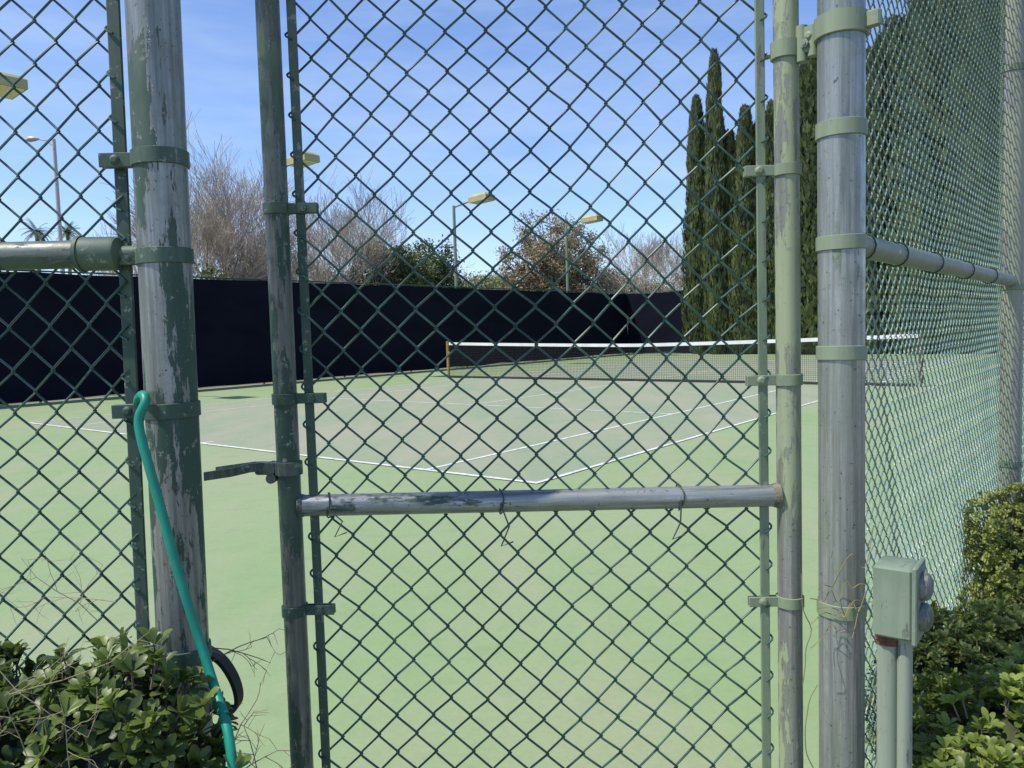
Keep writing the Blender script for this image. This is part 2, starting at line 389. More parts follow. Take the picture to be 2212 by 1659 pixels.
for i,(px,Y,H,rx) in enumerate(((560,40,4.7,2.4),(690,44,4.9,2.6),(780,46,4.9,2.4),(990,52,5.2,2.6),(1120,56,5.0,2.6),(1390,58,4.9,2.6),(1460,60,5.0,2.6))):
    crown("beige_shrub",onray(px,Y),H,rx,1.6,"dry beige shrub in the hedge behind the windscreen",ba if i%2==0 else gy,30+i,70,70,.2,.5,"shrub")
baretree("bare_tree",onray(880,48),6.8,7,"distant leafless tree behind dark evergreens",7,5,21)
baretree("bare_tree",onray(1130,56),6.6,7,"distant leafless tree behind the court fence",7,5,23)
baretree("bare_tree",onray(300,36),6.4,3,"distant leafless shrub beside the court lights",5,4,25)
pm=leafmat("palm_frond_leaf",(.05,.08,.02,1),(.2,.24,.08,1))
def palm(px,py,Y,r):
    base=onray(px,Y); top=survey(px,py,Y).z
    e=thing("palm_tree",base,"distant palm with a tuft of arching green fronds","palm tree","distant palms")
    g=Geo(); g.tube([base,base+ZV*top*.5,base+ZV*top],[.25,.18,.16],8); obj("trunk",g,bark,e)
    g=Geo()
    for i in range(34):
        a=U(0,6.28); el=U(-.5,1.3); d=Vector((math.cos(a)*math.cos(el),math.sin(a)*math.cos(el),math.sin(el))); q=base+ZV*top; sd=Vector((-math.sin(a),math.cos(a),0))
        for k in range(7):
            q2=q+d*r/7; d=(d-ZV*.18).normalized()
            for sg in(-1,1):
                for m_ in range(2):
                    s_=q.lerp(q2,m_*.5); tip=s_+sd*sg*r*.28*(1-k/9)+d*r*.12-ZV*.05*r
                    g.add([s_,s_+d*.1*r*.6,tip],[(0,1,2)],U(0,1))
            q=q2
    obj("crown",g,pm,e)
palm(92,500,75,1.5); palm(158,503,75,1.3); palm(1312,598,80,1.6)
# cypresses
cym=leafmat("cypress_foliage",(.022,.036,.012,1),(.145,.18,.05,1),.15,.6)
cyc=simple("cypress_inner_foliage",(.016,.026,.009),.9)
def cymesh(seed,n=9500):
    rnd=random.Random(seed); g=Geo(); core=Geo()
    def prof(t_,a):
        base=min(1,(t_/.10+.35)**.7)*(1-t_)**.36
        return base*(1+.32*noise.noise(Vector((math.cos(a)*1.2+seed*5,math.sin(a)*1.2,t_*9))))
    ns=26; na=12; vs=[]
    for i in range(ns+1):
        t_=i/ns
        for j in range(na):
            a=2*math.pi*j/na; r=prof(t_,a)*.80; vs.append(Vector((math.cos(a)*r,math.sin(a)*r,.005+t_*.965)))
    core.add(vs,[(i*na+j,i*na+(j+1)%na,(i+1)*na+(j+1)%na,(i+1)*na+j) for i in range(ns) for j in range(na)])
    for i in range(n):
        t_=rnd.random()**1.15; a=rnd.uniform(0,2*math.pi); r=prof(t_,a)*rnd.uniform(.72,1.08)
        p=Vector((math.cos(a)*r,math.sin(a)*r,.005+t_*.965))
        cl=.5+1.0*noise.noise(Vector((math.cos(a)*2+seed,math.sin(a)*2,t_*22)))
        out=Vector((math.cos(a),math.sin(a),0)); tg=Vector((-math.sin(a),math.cos(a),0))
        h=.015*rnd.uniform(.6,1.4); w_=.075*rnd.uniform(.6,1.3)
        tw=tg*math.cos(rnd.uniform(-1,1))+out*rnd.uniform(-.6,.6)
        tip=p+Vector((0,0,h))+out*rnd.uniform(0,.14)+tg*rnd.uniform(-.06,.06)
        g.add([p-Vector((0,0,h*.6)),p+tw*w_,tip,p-tw*w_],[(0,1,2,3)],min(1,max(0,cl*.7+rnd.uniform(-.15,.3))))
    return g,core
def rawmesh(name,g,mat):
    o=obj(name,g,mat,origin=(0,0,0)); me=o.data; bpy.data.objects.remove(o); return me
cyv=[]
for s_ in range(4):
    g,core=cymesh(s_+1); tk=Geo(); tk.tube([Vector((0,0,-.01)),Vector((0,0,.5))],[.16,.08],8)
    cyv.append((rawmesh("crown",g,cym),rawmesh("inner",core,cyc),rawmesh("trunk",tk,bark)))
def rowpoint(px,off):
    d=survey(px,690,1); d=Vector((d.x,d.y)); o=G(29.3-off,15.87)
    A=-v.x;B=-d.x;Cc=-v.y;D=-d.y; det=A*D-B*Cc
    t_=((-o.x)*D-B*(-o.y))/det
    return Vector((o.x-v.x*t_,o.y-v.y*t_,0))
cyp=[(1510,195,48,0),(1549,92,46,.5),(1580,270,52,0),(1613,215,54,.6),(1643,250,58,.2),(1672,205,64,.4),(1706,150,72,.3),(1757,90,96,1),(1822,60,100,.2),
     (1880,90,98,.8),(1930,20,104,.2),(1985,-40,108,.9),(2035,-120,116,.4),(2095,-60,112,.8),(2150,-160,120,.1),(2215,-100,120,.6),
     (1531,310,50,-1.4),(1597,310,54,-1.4),(1630,290,54,-1.4),(1690,200,66,-1.4),(1730,160,72,-1.4),(1790,130,74,-1.4),(1850,120,84,-1.4),(1905,60,88,-1.4),(1960,20,92,-1.4),(2010,-40,92,-1.4),(2065,-60,96,-1.4),(2122,-70,96,-1.4),(2180,-100,96,-1.4)]
for i,(px,py,wp,off) in enumerate(cyp):
    b=rowpoint(px,off); H=survey(px,py,b.y).z; rad=wp/2/F*b.y*1.32
    e=thing("cypress_tree",b,"tall narrow dark green italian cypress tree","cypress tree","row of cypress trees")
    ms=cyv[i%4]; rot=U(0,6.28)
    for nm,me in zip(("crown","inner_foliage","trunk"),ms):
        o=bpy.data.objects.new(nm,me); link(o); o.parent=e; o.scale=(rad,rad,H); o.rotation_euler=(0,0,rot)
# hill
g=Geo(); N=120; rows=[(380,0),(430,1),(520,.75),(600,0)]
for i in range(N+1):
    x=-700+1400*i/N
    hh=19+9*noise.noise(Vector((x*.006,0,2)))+2.5*noise.noise(Vector((x*.03,0,5)))
    for Y,k in rows: g.v.append(Vector((x,Y,max(-.5,hh*k if k else -.5))))
for i in range(N):
    for k in range(3): a=i*4+k; g.f.append((a,a+4,a+5,a+1)); g.c.append(.5)
obj("hill",g,simple("dry_hillside",(.20,.20,.20),.95,var=.3,sc_=.03),kind='structure')
# ------------------------------------------------------------------ chain link fence parts
def wiremat(name,a,b_,rough=.45,spec=.45,grad=None):
    t=NT(name); c=t.ramp(t.noise(7,6,.75),.35,.7,a,b_)
    if grad:
        sx=t.n.new('ShaderNodeSeparateXYZ'); t.l.new(t.tc.outputs['Object'],sx.inputs[0])
        mr=t.n.new('ShaderNodeMapRange'); mr.inputs[1].default_value=1.0; mr.inputs[2].default_value=2.1; t.l.new(sx.outputs[2],mr.inputs[0])
        c=t.mix(mr.outputs[0],c,grad)     # wire colour blends towards grad with height
    c=t.mix(t.ramp(t.noise(45,4,.7),.60,.68,gv(0),gv(.5)),c,(.16,.18,.16,1))
    t.set('Base Color',c); t.set('Roughness',rough); t.set('Specular IOR Level',spec); return t.m
meshm=wiremat("green_vinyl_wire",(.020,.052,.042,1),(.06,.135,.105,1))
def chain(s0,s1,z0,z1,place,w_=.0348,h_=.0715,r=.0021,n=6,phase=0,wob_=1.0):
    """woven zigzag wires; place(s,t,z)->world"""
    N=max(1,round((s1-s0)/w_)); w2=(s1-s0)/N; g=Geo(); ov=r*.9; tt=r*1.05
    nh=int((z1-z0)/(h_/2)); dlt=.0045*h_/.0715
    for k in range(N):
        cx=s0+(k+.5)*w2; pts=[]
        for i in range(nh+1):
            right=((i+k+phase)%2==0)   # neighbouring wires meet at shared knuckles
            z=z0+i*h_/2; xb=cx+(w2/2+ov)*(1 if right else -1); sg=1 if right else -1
            tin=tt*(1 if right else -1)
            wob=Vector((noise.noise(Vector((xb*3,z*3,1)))*.010+noise.noise(Vector((xb*25,z*25,7)))*.002,noise.noise(Vector((xb*3,z*3,5)))*.010,noise.noise(Vector((xb*4,z*4,9)))*.009))*wob_
            if i>0: pts.append(place(xb-sg*dlt+wob.x,tin*1.0+wob.y,z-dlt*.95+wob.z))
            pts.append(place(xb+wob.x,wob.y,z+wob.z))
            if i<nh: pts.append(place(xb-sg*dlt+wob.x,-tin+wob.y,z+dlt*.95+wob.z))
        g.tube(pts,r,n,cap=True)
    return g
def axis_pt(p,q,z):
    t_=(z-p.z)/(q.z-p.z); return p+(q-p)*t_
def pipe(p,q,z0,z1,r,n=28):
    g=Geo(); a=axis_pt(p,q,z0); b=axis_pt(p,q,z1); M=10
    g.tube([a.lerp(b,i/M) for i in range(M+1)],r,n); return g
def flatbar(p,q,z0,z1,d,hw,ht):
    a=axis_pt(p,q,z0); b=axis_pt(p,q,z1); nrm=Vector((-d.y,d.x,0)); g=Geo()
    g.box((a+b)/2,d*hw,nrm*ht,(b-a)/2,bev=.0015); return g
def band(c,Rr,d,lug,h=.0125,bolt=True,th=.0028):
    """clamp band round a pipe with two lug plates and a carriage bolt"""
    g=Geo(); n=36; vs=[]; d=d.normalized(); nrm=Vector((-d.y,d.x,0)); tilt=U(-.045,.045)
    prof=[(Rr+.0004,-h),(Rr+th,-h*.92),(Rr+th,h*.92),(Rr+.0004,h)]
    for i in range(n):
        a=2*math.pi*i/n; o=d*math.cos(a)+nrm*math.sin(a)
        for rr,z in prof: vs.append(c+o*rr+ZV*(z+math.cos(a)*Rr*tilt))
    fs=[]
    for i in range(n):
        for k in range(3): a0=i*4+k; b0=((i+1)%n)*4+k; fs.append((a0,b0,b0+1,a0+1))
    g.add(vs,fs)
    if lug>0:
        for sg in(-1,1):
            g.box(c+d*(Rr+lug/2)+nrm*sg*.0055,d*(lug/2+.003),nrm*.0016,ZV*h*.9,bev=.001)
        if bolt:
            bc=c+d*(Rr+lug*.55)
            g.tube([bc-nrm*.016,bc+nrm*.012],.004,10)
            g.tube([bc-nrm*.014,bc-nrm*.007],.0078,6)
            g.tube([bc+nrm*.007,bc+nrm*.0095,bc+nrm*.0115],[.0085,.007,.003],14)
    return g
def wraps(p,q,z0,z1,hw,step,r=.0021):
    """mesh end loops gripping the tension bar"""
    g=Geo(); z=z0
    while z<z1:
        c=axis_pt(p,q,z); pts=[]
        for i in range(7):
            a=math.pi*i/6; pts.append(c+Vector((-hw*math.sin(a)*1.2,-.006*math.cos(a),(i-3)*.0035)))
        g.tube(pts,r,5); z+=step
    return g
mL=peeled("peeling_dark_green_post",.43,.1,scale=.7,metalc=(.40,.41,.39,1),film=.45,pale=(.17,.22,.16,1),metallic=.45,rough=.32); mR=peeled("bare_galvanised_post",.24,.7,metalc=(.47,.48,.465,1),scale=.8,film=.55,metallic=.5,rough=.28,stain=.9)
mSL=peeled("scuffed_gate_stile",.50,.1,metalc=(.22,.23,.22,1),scale=1.2,film=.4); mSR=peeled("pale_green_gate_stile",.50,1.35,metalc=(.36,.36,.34,1),scale=.6,pale=(.31,.36,.22,1),dark=(.15,.20,.13,1),film=.8)
mRail=peeled("scuffed_gate_rail",.30,.2,horiz=True,metalc=(.40,.42,.42,1),scale=1.1,film=.40,metallic=.5,loc=(3.3,1.2,.4),stain=.9)
mRailF=peeled("painted_fence_rail",.56,.15,horiz=True,metalc=(.19,.21,.19,1),scale=1.2,pale=(.11,.155,.11,1),stain=.9)
mRailR=peeled("pale_fence_rail",.70,1.3,horiz=True,metalc=(.36,.38,.34,1),scale=1.2,pale=(.24,.29,.22,1),dark=(.12,.17,.12,1))
mB=peeled("painted_clamp_dark",.85,.25,scale=3,pale=(.15,.20,.14,1)); mBp=peeled("painted_clamp_pale",.85,1.0,scale=3,pale=(.23,.28,.18,1),dark=(.07,.11,.075,1))
mBar=peeled("painted_tension_bar",.80,.25,scale=2,pale=(.13,.17,.12,1),metalc=(.22,.22,.2,1)); mBarP=peeled("pale_tension_bar",.7,.9,scale=2,metalc=(.3,.28,.24,1))
tie=simple("tie_wire",(.05,.08,.06),.5,metal=.3)
YL,YR,YG0,YG1=1.27,1.38,1.475,1.45
TOP=3.05
# --- fence run with the gate post
lp0,lp1=survey(330,0,YL),survey(408,1659,YL)
lb=axis_pt(lp0,lp1,0)
fl=thing("chain_link_fence",Vector((lb.x,lb.y,0)),"green chain link fence with thick peeling gate post","fence")
obj("gate_post",pipe(lp0,lp1,-.05,TOP,.0404,36),mL,fl,label="thick steel gate post with flaking dark green paint")
dL=Vector((-1,-.03,0)).normalized()
rc=survey(200,549,YL)
re_=Vector((lp0.x-.0404,YL,rc.z)); rs=re_+dL*1.5
g=Geo(); M=8; g.tube([rs.lerp(re_+dL*.05,i/M) for i in range(M+1)],.0225,24)
obj("middle_rail",g,mRailF,fl)
g=Geo(); cs=survey(180,549,YL); ce=survey(258,548,YL); cs.y=ce.y=YL-.002
g.tube([cs,cs.lerp(ce,.02),cs.lerp(ce,.9),ce,ce+Vector((.006,0,0))],[.0235,.027,.027,.025,.012],24); g.tube([ce,Vector((lp0.x-.03,YL,ce.z))],.012,10); g.tube([cs-Vector((.004,0,0)),cs+Vector((.002,0,0))],.029,24)
obj("rail_end_cup",g,mB,fl)
bl0,bl1=survey(244,0,YL+.012),survey(311,1400,YL+.012)
obj("tension_bar",flatbar(bl0,bl1,.05,2.98,dL,.0105,.0028),mBar,fl)
for py,lug in((345,.05),(555,.03),(885,.05),(1407,.055),(-250,.05)):
    t_=py/1659.; px=330+78*t_; c=survey(px,py,YL); c=axis_pt(lp0,lp1,c.z); obj("clamp_band",band(c,.0408,dL,lug,.0125),mB,fl)
def placeL(s,t_,z):
    b_=axis_pt(bl0,bl1,z); return Vector((b_.x,YL+.012,z))+dL*s+Vector((0,1,0))*t_
g=chain(0.0,1.15,.06,2.98,placeL,w_=.033,h_=.069,r=.0021,n=5); g.merge(wraps(bl0,bl1,.08,2.95,.012,.069))
obj("chain_link_mesh",g,meshm,fl)
for s_ in(.16,.62): 
    c=re_+dL*(s_+.06); g=Geo(); g.tube([c+Vector((0,math.cos(a)*.026,math.sin(a)*.026)) for a in [i*.45 for i in range(15)]],.0016,5); obj("tie_wire",g,tie,fl)
g=Geo(); tr_=Vector((lp0.x,YL,TOP-.05)); g.tube([tr_,tr_+dL*1.55],.021,16); obj("top_rail",g,mRailF,fl)
pe=Vector((lb.x,lb.y,0))+dL*1.55; g=Geo(); g.tube([pe-ZV*.05,pe+ZV*TOP],.03,16); obj("line_post",g,mL,fl)
# --- receding fence
rp0,rp1=survey(1817,0,YR),survey(1818,1659,YR); rb=axis_pt(rp0,rp1,0)
fr=thing("chain_link_fence",Vector((rb.x,rb.y,0)),"tall chain link fence with galvanised posts running along the court","fence")
obj("gate_post",pipe(rp0,rp1,-.05,TOP,.0386,36),mR,fr,label="galvanised gate post with mostly worn off green paint")
fp0,fp1=survey(2190,0,2.92),survey(2178,1090,2.92); fb=axis_pt(fp0,fp1,0)
mFP=peeled("faded_line_post",.6,1.1,scale=1.2,metalc=(.42,.42,.38,1),pale=(.33,.35,.25,1),dark=(.16,.21,.15,1))
obj("line_post",pipe(fp0,fp1,-.05,TOP,.041,28),mFP,fr)
dR=(Vector((fb.x,fb.y,0))-Vector((rb.x,rb.y,0))); LR=dR.length; dR.normalize(); nR=Vector((-dR.y,dR.x,0))
np_=Vector((fb.x,fb.y,0))+dR*LR; g=Geo(); g.tube([np_-ZV*.05,np_+ZV*TOP],.036,16); obj("line_post",g,mFP,fr)
a=survey(1866,527,YR+.05); zr=a.z
z2=survey(2178,607,2.92).z
ra=Vector((rb.x,rb.y,zr)); rbp=Vector((fb.x,fb.y,z2)); g=Geo(); g.tube([(ra+dR*.038).lerp(rbp,i/8) for i in range(9)],.0215,20); g.tube([rbp,rbp+dR*LR+ZV*(z2-zr)],.0215,16); obj("middle_rail",g,mRailR,fr)
for s_ in(.12,.36,.7,1.1,1.5):
    c=ra.lerp(rbp,s_/LR); g=Geo(); g.tube([c+(nR*math.cos(a_)+ZV*math.sin(a_))*.025 for a_ in [i*.45 for i in range(15)]],.0018,5); obj("tie_wire",g,tie,fr)
g=Geo(); g.tube([Vector((rb.x,rb.y,TOP-.05)),np_+ZV*(TOP-.05)],.021,14); obj("top_rail",g,mRailR,fr)
for py in(282,525,762,1310,-300):
    c=axis_pt(rp0,rp1,survey(1817,py,YR).z); obj("clamp_band",band(c,.0390,dR,.03,.0125 if py!=282 else .014),mBp,fr)
for py in(150,620,1000):
    c=axis_pt(fp0,fp1,survey(2184,py,2.92).z); obj("clamp_band",band(c,.0415,dR,.0,.012),mBp,fr)
def placeR(s,t_,z): return Vector((rb.x,rb.y,z))+dR*s+nR*(t_+.03 if s>.12 else t_+.03*s/.12)
meshl=wiremat("pale_vinyl_wire",(.16,.27,.235,1),(.33,.46,.40,1),rough=.4,spec=.6,grad=(.12,.19,.155,1))
obj("chain_link_mesh",chain(.045,2*LR,.06,2.98,placeR,w_=.0215,h_=.042,r=.0018,n=4,wob_=.45),meshl,fr)
# --- gate
gl0,gl1=survey(577,0,YG0),survey(653,1659,YG0); gr0,gr1=survey(1697,0,YG1),survey(1709,1659,YG1)
gate=thing("chain_link_gate",axis_pt(gr0,gr1,.07),"green chain link pedestrian gate standing slightly ajar","gate")
GZ0,GZ1=.07,2.35
obj("stile",pipe(gl0,gl1,GZ0,GZ1,.0215),mSL,gate,label="latch side gate tube with scuffed dark paint")
obj("stile",pipe(gr0,gr1,GZ0,GZ1,.0222),mSR,gate,label="hinge side gate tube with pale green paint")
za=survey(655,1092,YG0).z; zb=survey(1690,1070,YG1).z
A=axis_pt(gl0,gl1,za); B=axis_pt(gr0,gr1,zb); g=Geo(); M=10
RL=(B-A).length; k0=.0175/RL
g.tube([A.lerp(B,k0+(1-2*k0)*i/M) for i in range(M+1)],.0205,28); rail=obj("cross_rail",g,mRail,gate)
dd=(A-B).normalized()
g=Geo(); g.tube([B+dd*(.019),B+dd*.024,B+dd*.032],[.0245,.0235,.0209],20)
weld=simple("rusty_weld",(.17,.16,.11),.8,var=.5,sc_=60,bump=.5)
obj("weld_collar",g,weld,gate)
g=Geo(); g.tube([A-dd*.019,A-dd*.023,A-dd*.028],[.0228,.0222,.0207],20); obj("weld_collar",g,mSL,gate)
for z in(GZ0+.02,GZ1-.02):
    g=Geo(); g.tube([axis_pt(gl0,gl1,z),axis_pt(gr0,gr1,z)],.0205,20); obj("frame_rail",g,mRail,gate)
dG=(B-A); dG.z=0; dG.normalize(); nG=Vector((-dG.y,dG.x,0))
tb0,tb1=survey(628,0,YG0+.0),survey(705,1659,YG0+.0); tc0,tc1=survey(1640,0,YG1),survey(1656,1659,YG1)
obj("tension_bar",flatbar(tb0,tb1,.12,2.3,dG,.0085,.0028),mBar,gate)
obj("tension_bar",flatbar(tc0,tc1,.12,2.3,dG,.0085,.0028),mBarP,gate)
for py in(452,862,1318):
    c=axis_pt(gl0,gl1,survey(600,py,YG0).z); obj("clamp_band",band(c,.0220,dG,.052,.0105),mB,gate)
for py in(368,820,1297):
    c=axis_pt(gr0,gr1,survey(1700,py,YG1).z); obj("clamp_band",band(c,.0228,-dG,.052,.0105),mBp,gate)
wG=(axis_pt(tc0,tc1,1.3)-axis_pt(tb0,tb1,1.3)).length
def placeG(s,t_,z):
    a_=axis_pt(tb0,tb1,z); b_=axis_pt(tc0,tc1,z); q=a_.lerp(b_,s/wG); return Vector((q.x,q.y,z))+nG*(t_+.004)
g=chain(0,wG,.1,2.32,placeG,w_=.0355,h_=.0715,r=.0022,n=6,wob_=1.25)
g.merge(wraps(tb0,tb1,.14,2.28,.011,.0715)); g.merge(wraps(tc0,tc1,.14,2.28,-.011,.0715))
obj("chain_link_mesh",g,meshm,gate)
for px,dn_ in((735,75),(1095,95),(1465,80)):
    k=(px-650)/(1690-650); c=A.lerp(B,k); g=Geo(); pts=[]
    for i in range(17):
        a_=-.5+i*.42; pts.append(c+Vector((.004*math.sin(i*.8),math.cos(a_)*-.0235,math.sin(a_)*.0235)))
    low=survey(px+5,1085+dn_*.55,1.43); low2=survey(px-12,1085+dn_,1.43); hook=survey(px+14,1085+dn_-10,1.43)
    g.tube(pts+[c+Vector((-.002,-.023,0)),low,low2,hook],.0015,6)
    obj("tie_wire",g,tie,gate)
# latch
lc=axis_pt(gl0,gl1,survey(628,1010,YG0).z)
latch=thing("fork_latch",lc,None,None); latch.parent=gate; latch.location=lc-gate.location
dark=peeled("worn_latch_steel",.5,.1,metalc=(.13,.145,.15,1),scale=4,film=.2)
obj("latch_collar",band(lc,.0222,-dG,.03,.013,th=.004),dark,latch)
g=Geo(); g.tube([lc-dG*.033-nG*.016,lc-dG*.033+nG*.016],.012,14); g.tube([lc-dG*.030-nG*.016-ZV*.018,lc-dG*.030+nG*.014-ZV*.018],.0095,12); g.box(lc-dG*.045,dG*.018,nG*.008,ZV*.012,bev=.003)
obj("latch_knuckle",g,dark,latch)
g=Geo()
for sg in(-1,1):
    vs=[];fs=[]; pts=[lc-dG*.045+nG*.006*sg+ZV*(.004),lc-dG*.07+nG*.012*sg+ZV*.003,lc-dG*.10+nG*.026*sg-ZV*.002,lc-dG*.150+nG*.028*sg-ZV*.008]
    for i,p in enumerate(pts):
        d_=(pts[min(i+1,3)]-pts[max(i-1,0)]).normalized(); sd=Vector((-d_.y,d_.x,0)).normalized()
        for a_,b_ in((-1,-1),(1,-1),(1,1),(-1,1)): vs.append(p+sd*.003*a_+ZV*.008*b_)
    for i in range(3):
        for j in range(4): fs.append((i*4+j,i*4+(j+1)%4,i*4+4+(j+1)%4,i*4+4+j))
    fs+=[(0,1,2,3),(15,14,13,12)]
    g.add(vs,fs)
obj("latch_fork",g,dark,latch,smooth=False)
# hinge
hz=survey(1700,110,YG1).z; hc=axis_pt(gr0,gr1,hz)
hd=(Vector((rp0.x,rp0.y,0))-Vector((hc.x,hc.y,0))).normalized()
g=band(hc,.0230,hd,.03,.016,th=.004)
hc2=hc+hd*.05
g.tube([hc2-ZV*.022,hc2+ZV*.03],.0095,12); g.tube([hc-hd*.022-ZV*.0,hc-hd*.04],.006,8)
obj("hinge",g,mBp,gate)
pz=survey(1817,60,YR).z; pc=axis_pt(rp0,rp1,pz)
g=band(pc,.0392,-hd,.026,.019,th=.0045); q=pc-hd*.07; g.tube([q-ZV*.04,q+ZV*.022],.0105,12); g.box(pc+hd*.052,hd*.014,Vector((-hd.y,hd.x,0))*.006,ZV*.014,bev=.003)
obj("hinge_band",g,mBp,fr)
# ------------------------------------------------------------------ hose, strap
def smoothpath(P,sub=6):
    out=[]
    for i in range(len(P)-1):
        p0=P[max(i-1,0)];p1=P[i];p2=P[i+1];p3=P[min(i+2,len(P)-1)]
        for k in range(sub):
            t_=k/sub; out.append(.5*((2*p1)+(p2-p0)*t_+(2*p0-5*p1+4*p2-p3)*t_*t_+(3*p1-p0-3*p2+p3)*t_**3))
    out.append(P[-1]); return out
g=Geo(); pts=[(303,905,1.30),(298,868,1.26),(308,853,1.225),(314,868,1.21),(300,905,1.205),(306,950,1.2),(324,1015,1.195),(348,1100,1.19),(372,1190,1.185),(400,1285,1.18),(432,1385,1.175),(465,1490,1.15),(490,1570,1.10),(506,1680,1.07),(520,1800,1.07)]
sp=smoothpath([survey(*p) for p in pts]); last=sp[-1]; sp.append(Vector((last.x+.02,last.y,.02)))
g.tube(sp,.0072,14)
t=NT("teal_hose_rubber"); t.set('Base Color',t.mix(t.ramp(t.noise(60,5,.7),.55,.7,gv(0),gv(.3)),t.ramp(t.noise(12,4),.3,.7,(.0,.20,.13,1),(.01,.28,.19,1)),(.10,.22,.16,1))); t.set('Roughness',.45)
obj("garden_hose",g,t.m,label="teal green garden hose hanging over the gate post clamp",category="garden hose")
g=Geo(); P=smoothpath([survey(*p) for p in((440,1400,1.33),(478,1425,1.32),(505,1465,1.31),(516,1505,1.30),(508,1530,1.29),(480,1533,1.27),(450,1522,1.30))],4)
vs=[];fs=[]
for i,p in enumerate(P):
    d_=(P[min(i+1,len(P)-1)]-P[max(i-1,0)]).normalized(); sd=Vector((0,1,0)); up=d_.cross(sd).normalized()
    for a_,b_ in((-1,-1),(1,-1),(1,1),(-1,1)): vs.append(p+sd*.014*a_+up*.0034*b_)
for i in range(len(P)-1):
    for j in range(4): fs.append((i*4+j,i*4+(j+1)%4,i*4+4+(j+1)%4,i*4+4+j))
g.add(vs,fs)
obj("rubber_strap",g,simple("black_rubber",(.015,.015,.015),.6),label="black rubber strap looped round the gate post",category="strap")
# ------------------------------------------------------------------ outlet box on conduit
bc=survey(1937,1290,1.2)
fx=Vector((.80,-.60,0)).normalized(); fy=Vector((.60,.80,0)).normalized()
e=thing("outlet_box",Vector((bc.x,bc.y,0)),"weathered green outdoor outlet box on a conduit stub","electrical box")
bm=peeled("grey_green_box_paint",.74,.8,metalc=(.24,.25,.22,1),scale=4,dark=(.10,.16,.115,1),pale=(.23,.28,.20,1),stain=.9)
bm2=peeled("pale_conduit_paint",.70,1.2,metalc=(.28,.29,.25,1),scale=3,dark=(.13,.17,.125,1),pale=(.27,.31,.235,1))
g=Geo(); g.box(bc,fx*.028,fy*.034,ZV*.056,bev=.004); obj("housing",g,bm,e)
g=Geo(); pc_=bc+fx*.031; g.box(pc_,fx*.0035,fy*.037,ZV*.060,bev=.002); cv=obj("cover_plate",g,bm,e)
capm=peeled("dull_outlet_cap",.5,.8,metalc=(.18,.19,.17,1),scale=6,dark=(.12,.15,.12,1),pale=(.20,.225,.185,1))
for sg in(-1,1):
    g=Geo(); c=pc_+fx*.003+ZV*.024*sg
    g.tube([c,c+fx*.004,c+fx*.011,c+fx*.016],[.022,.022,.020,.012],24); g.box(c+fx*.004+fy*.025,fx*.004,fy*.006,ZV*.010,bev=.001)
    obj("outlet_cap",g,capm,e)
rusty=simple("rusty_coupling",(.14,.06,.035),.8,var=.5,sc_=60,bump=.4)
for o_,r_ in((-fx*.012-fy*.004,.0155),(fx*.0130-fy*.006,.0112)):
    c=bc+o_; g=Geo(); g.tube([Vector((c.x,c.y,-.03)),Vector((c.x,c.y,bc.z-.055))],r_,18); obj("conduit",g,bm2,e)
    if r_>.012:
        g=Geo(); zt=bc.z-.056; g.tube([Vector((c.x,c.y,zt-.018)),Vector((c.x,c.y,zt-.011)),Vector((c.x,c.y,zt-.010)),Vector((c.x,c.y,zt))],[.0172,.0172,.0192,.0192],14); obj("coupling",g,rusty,e)
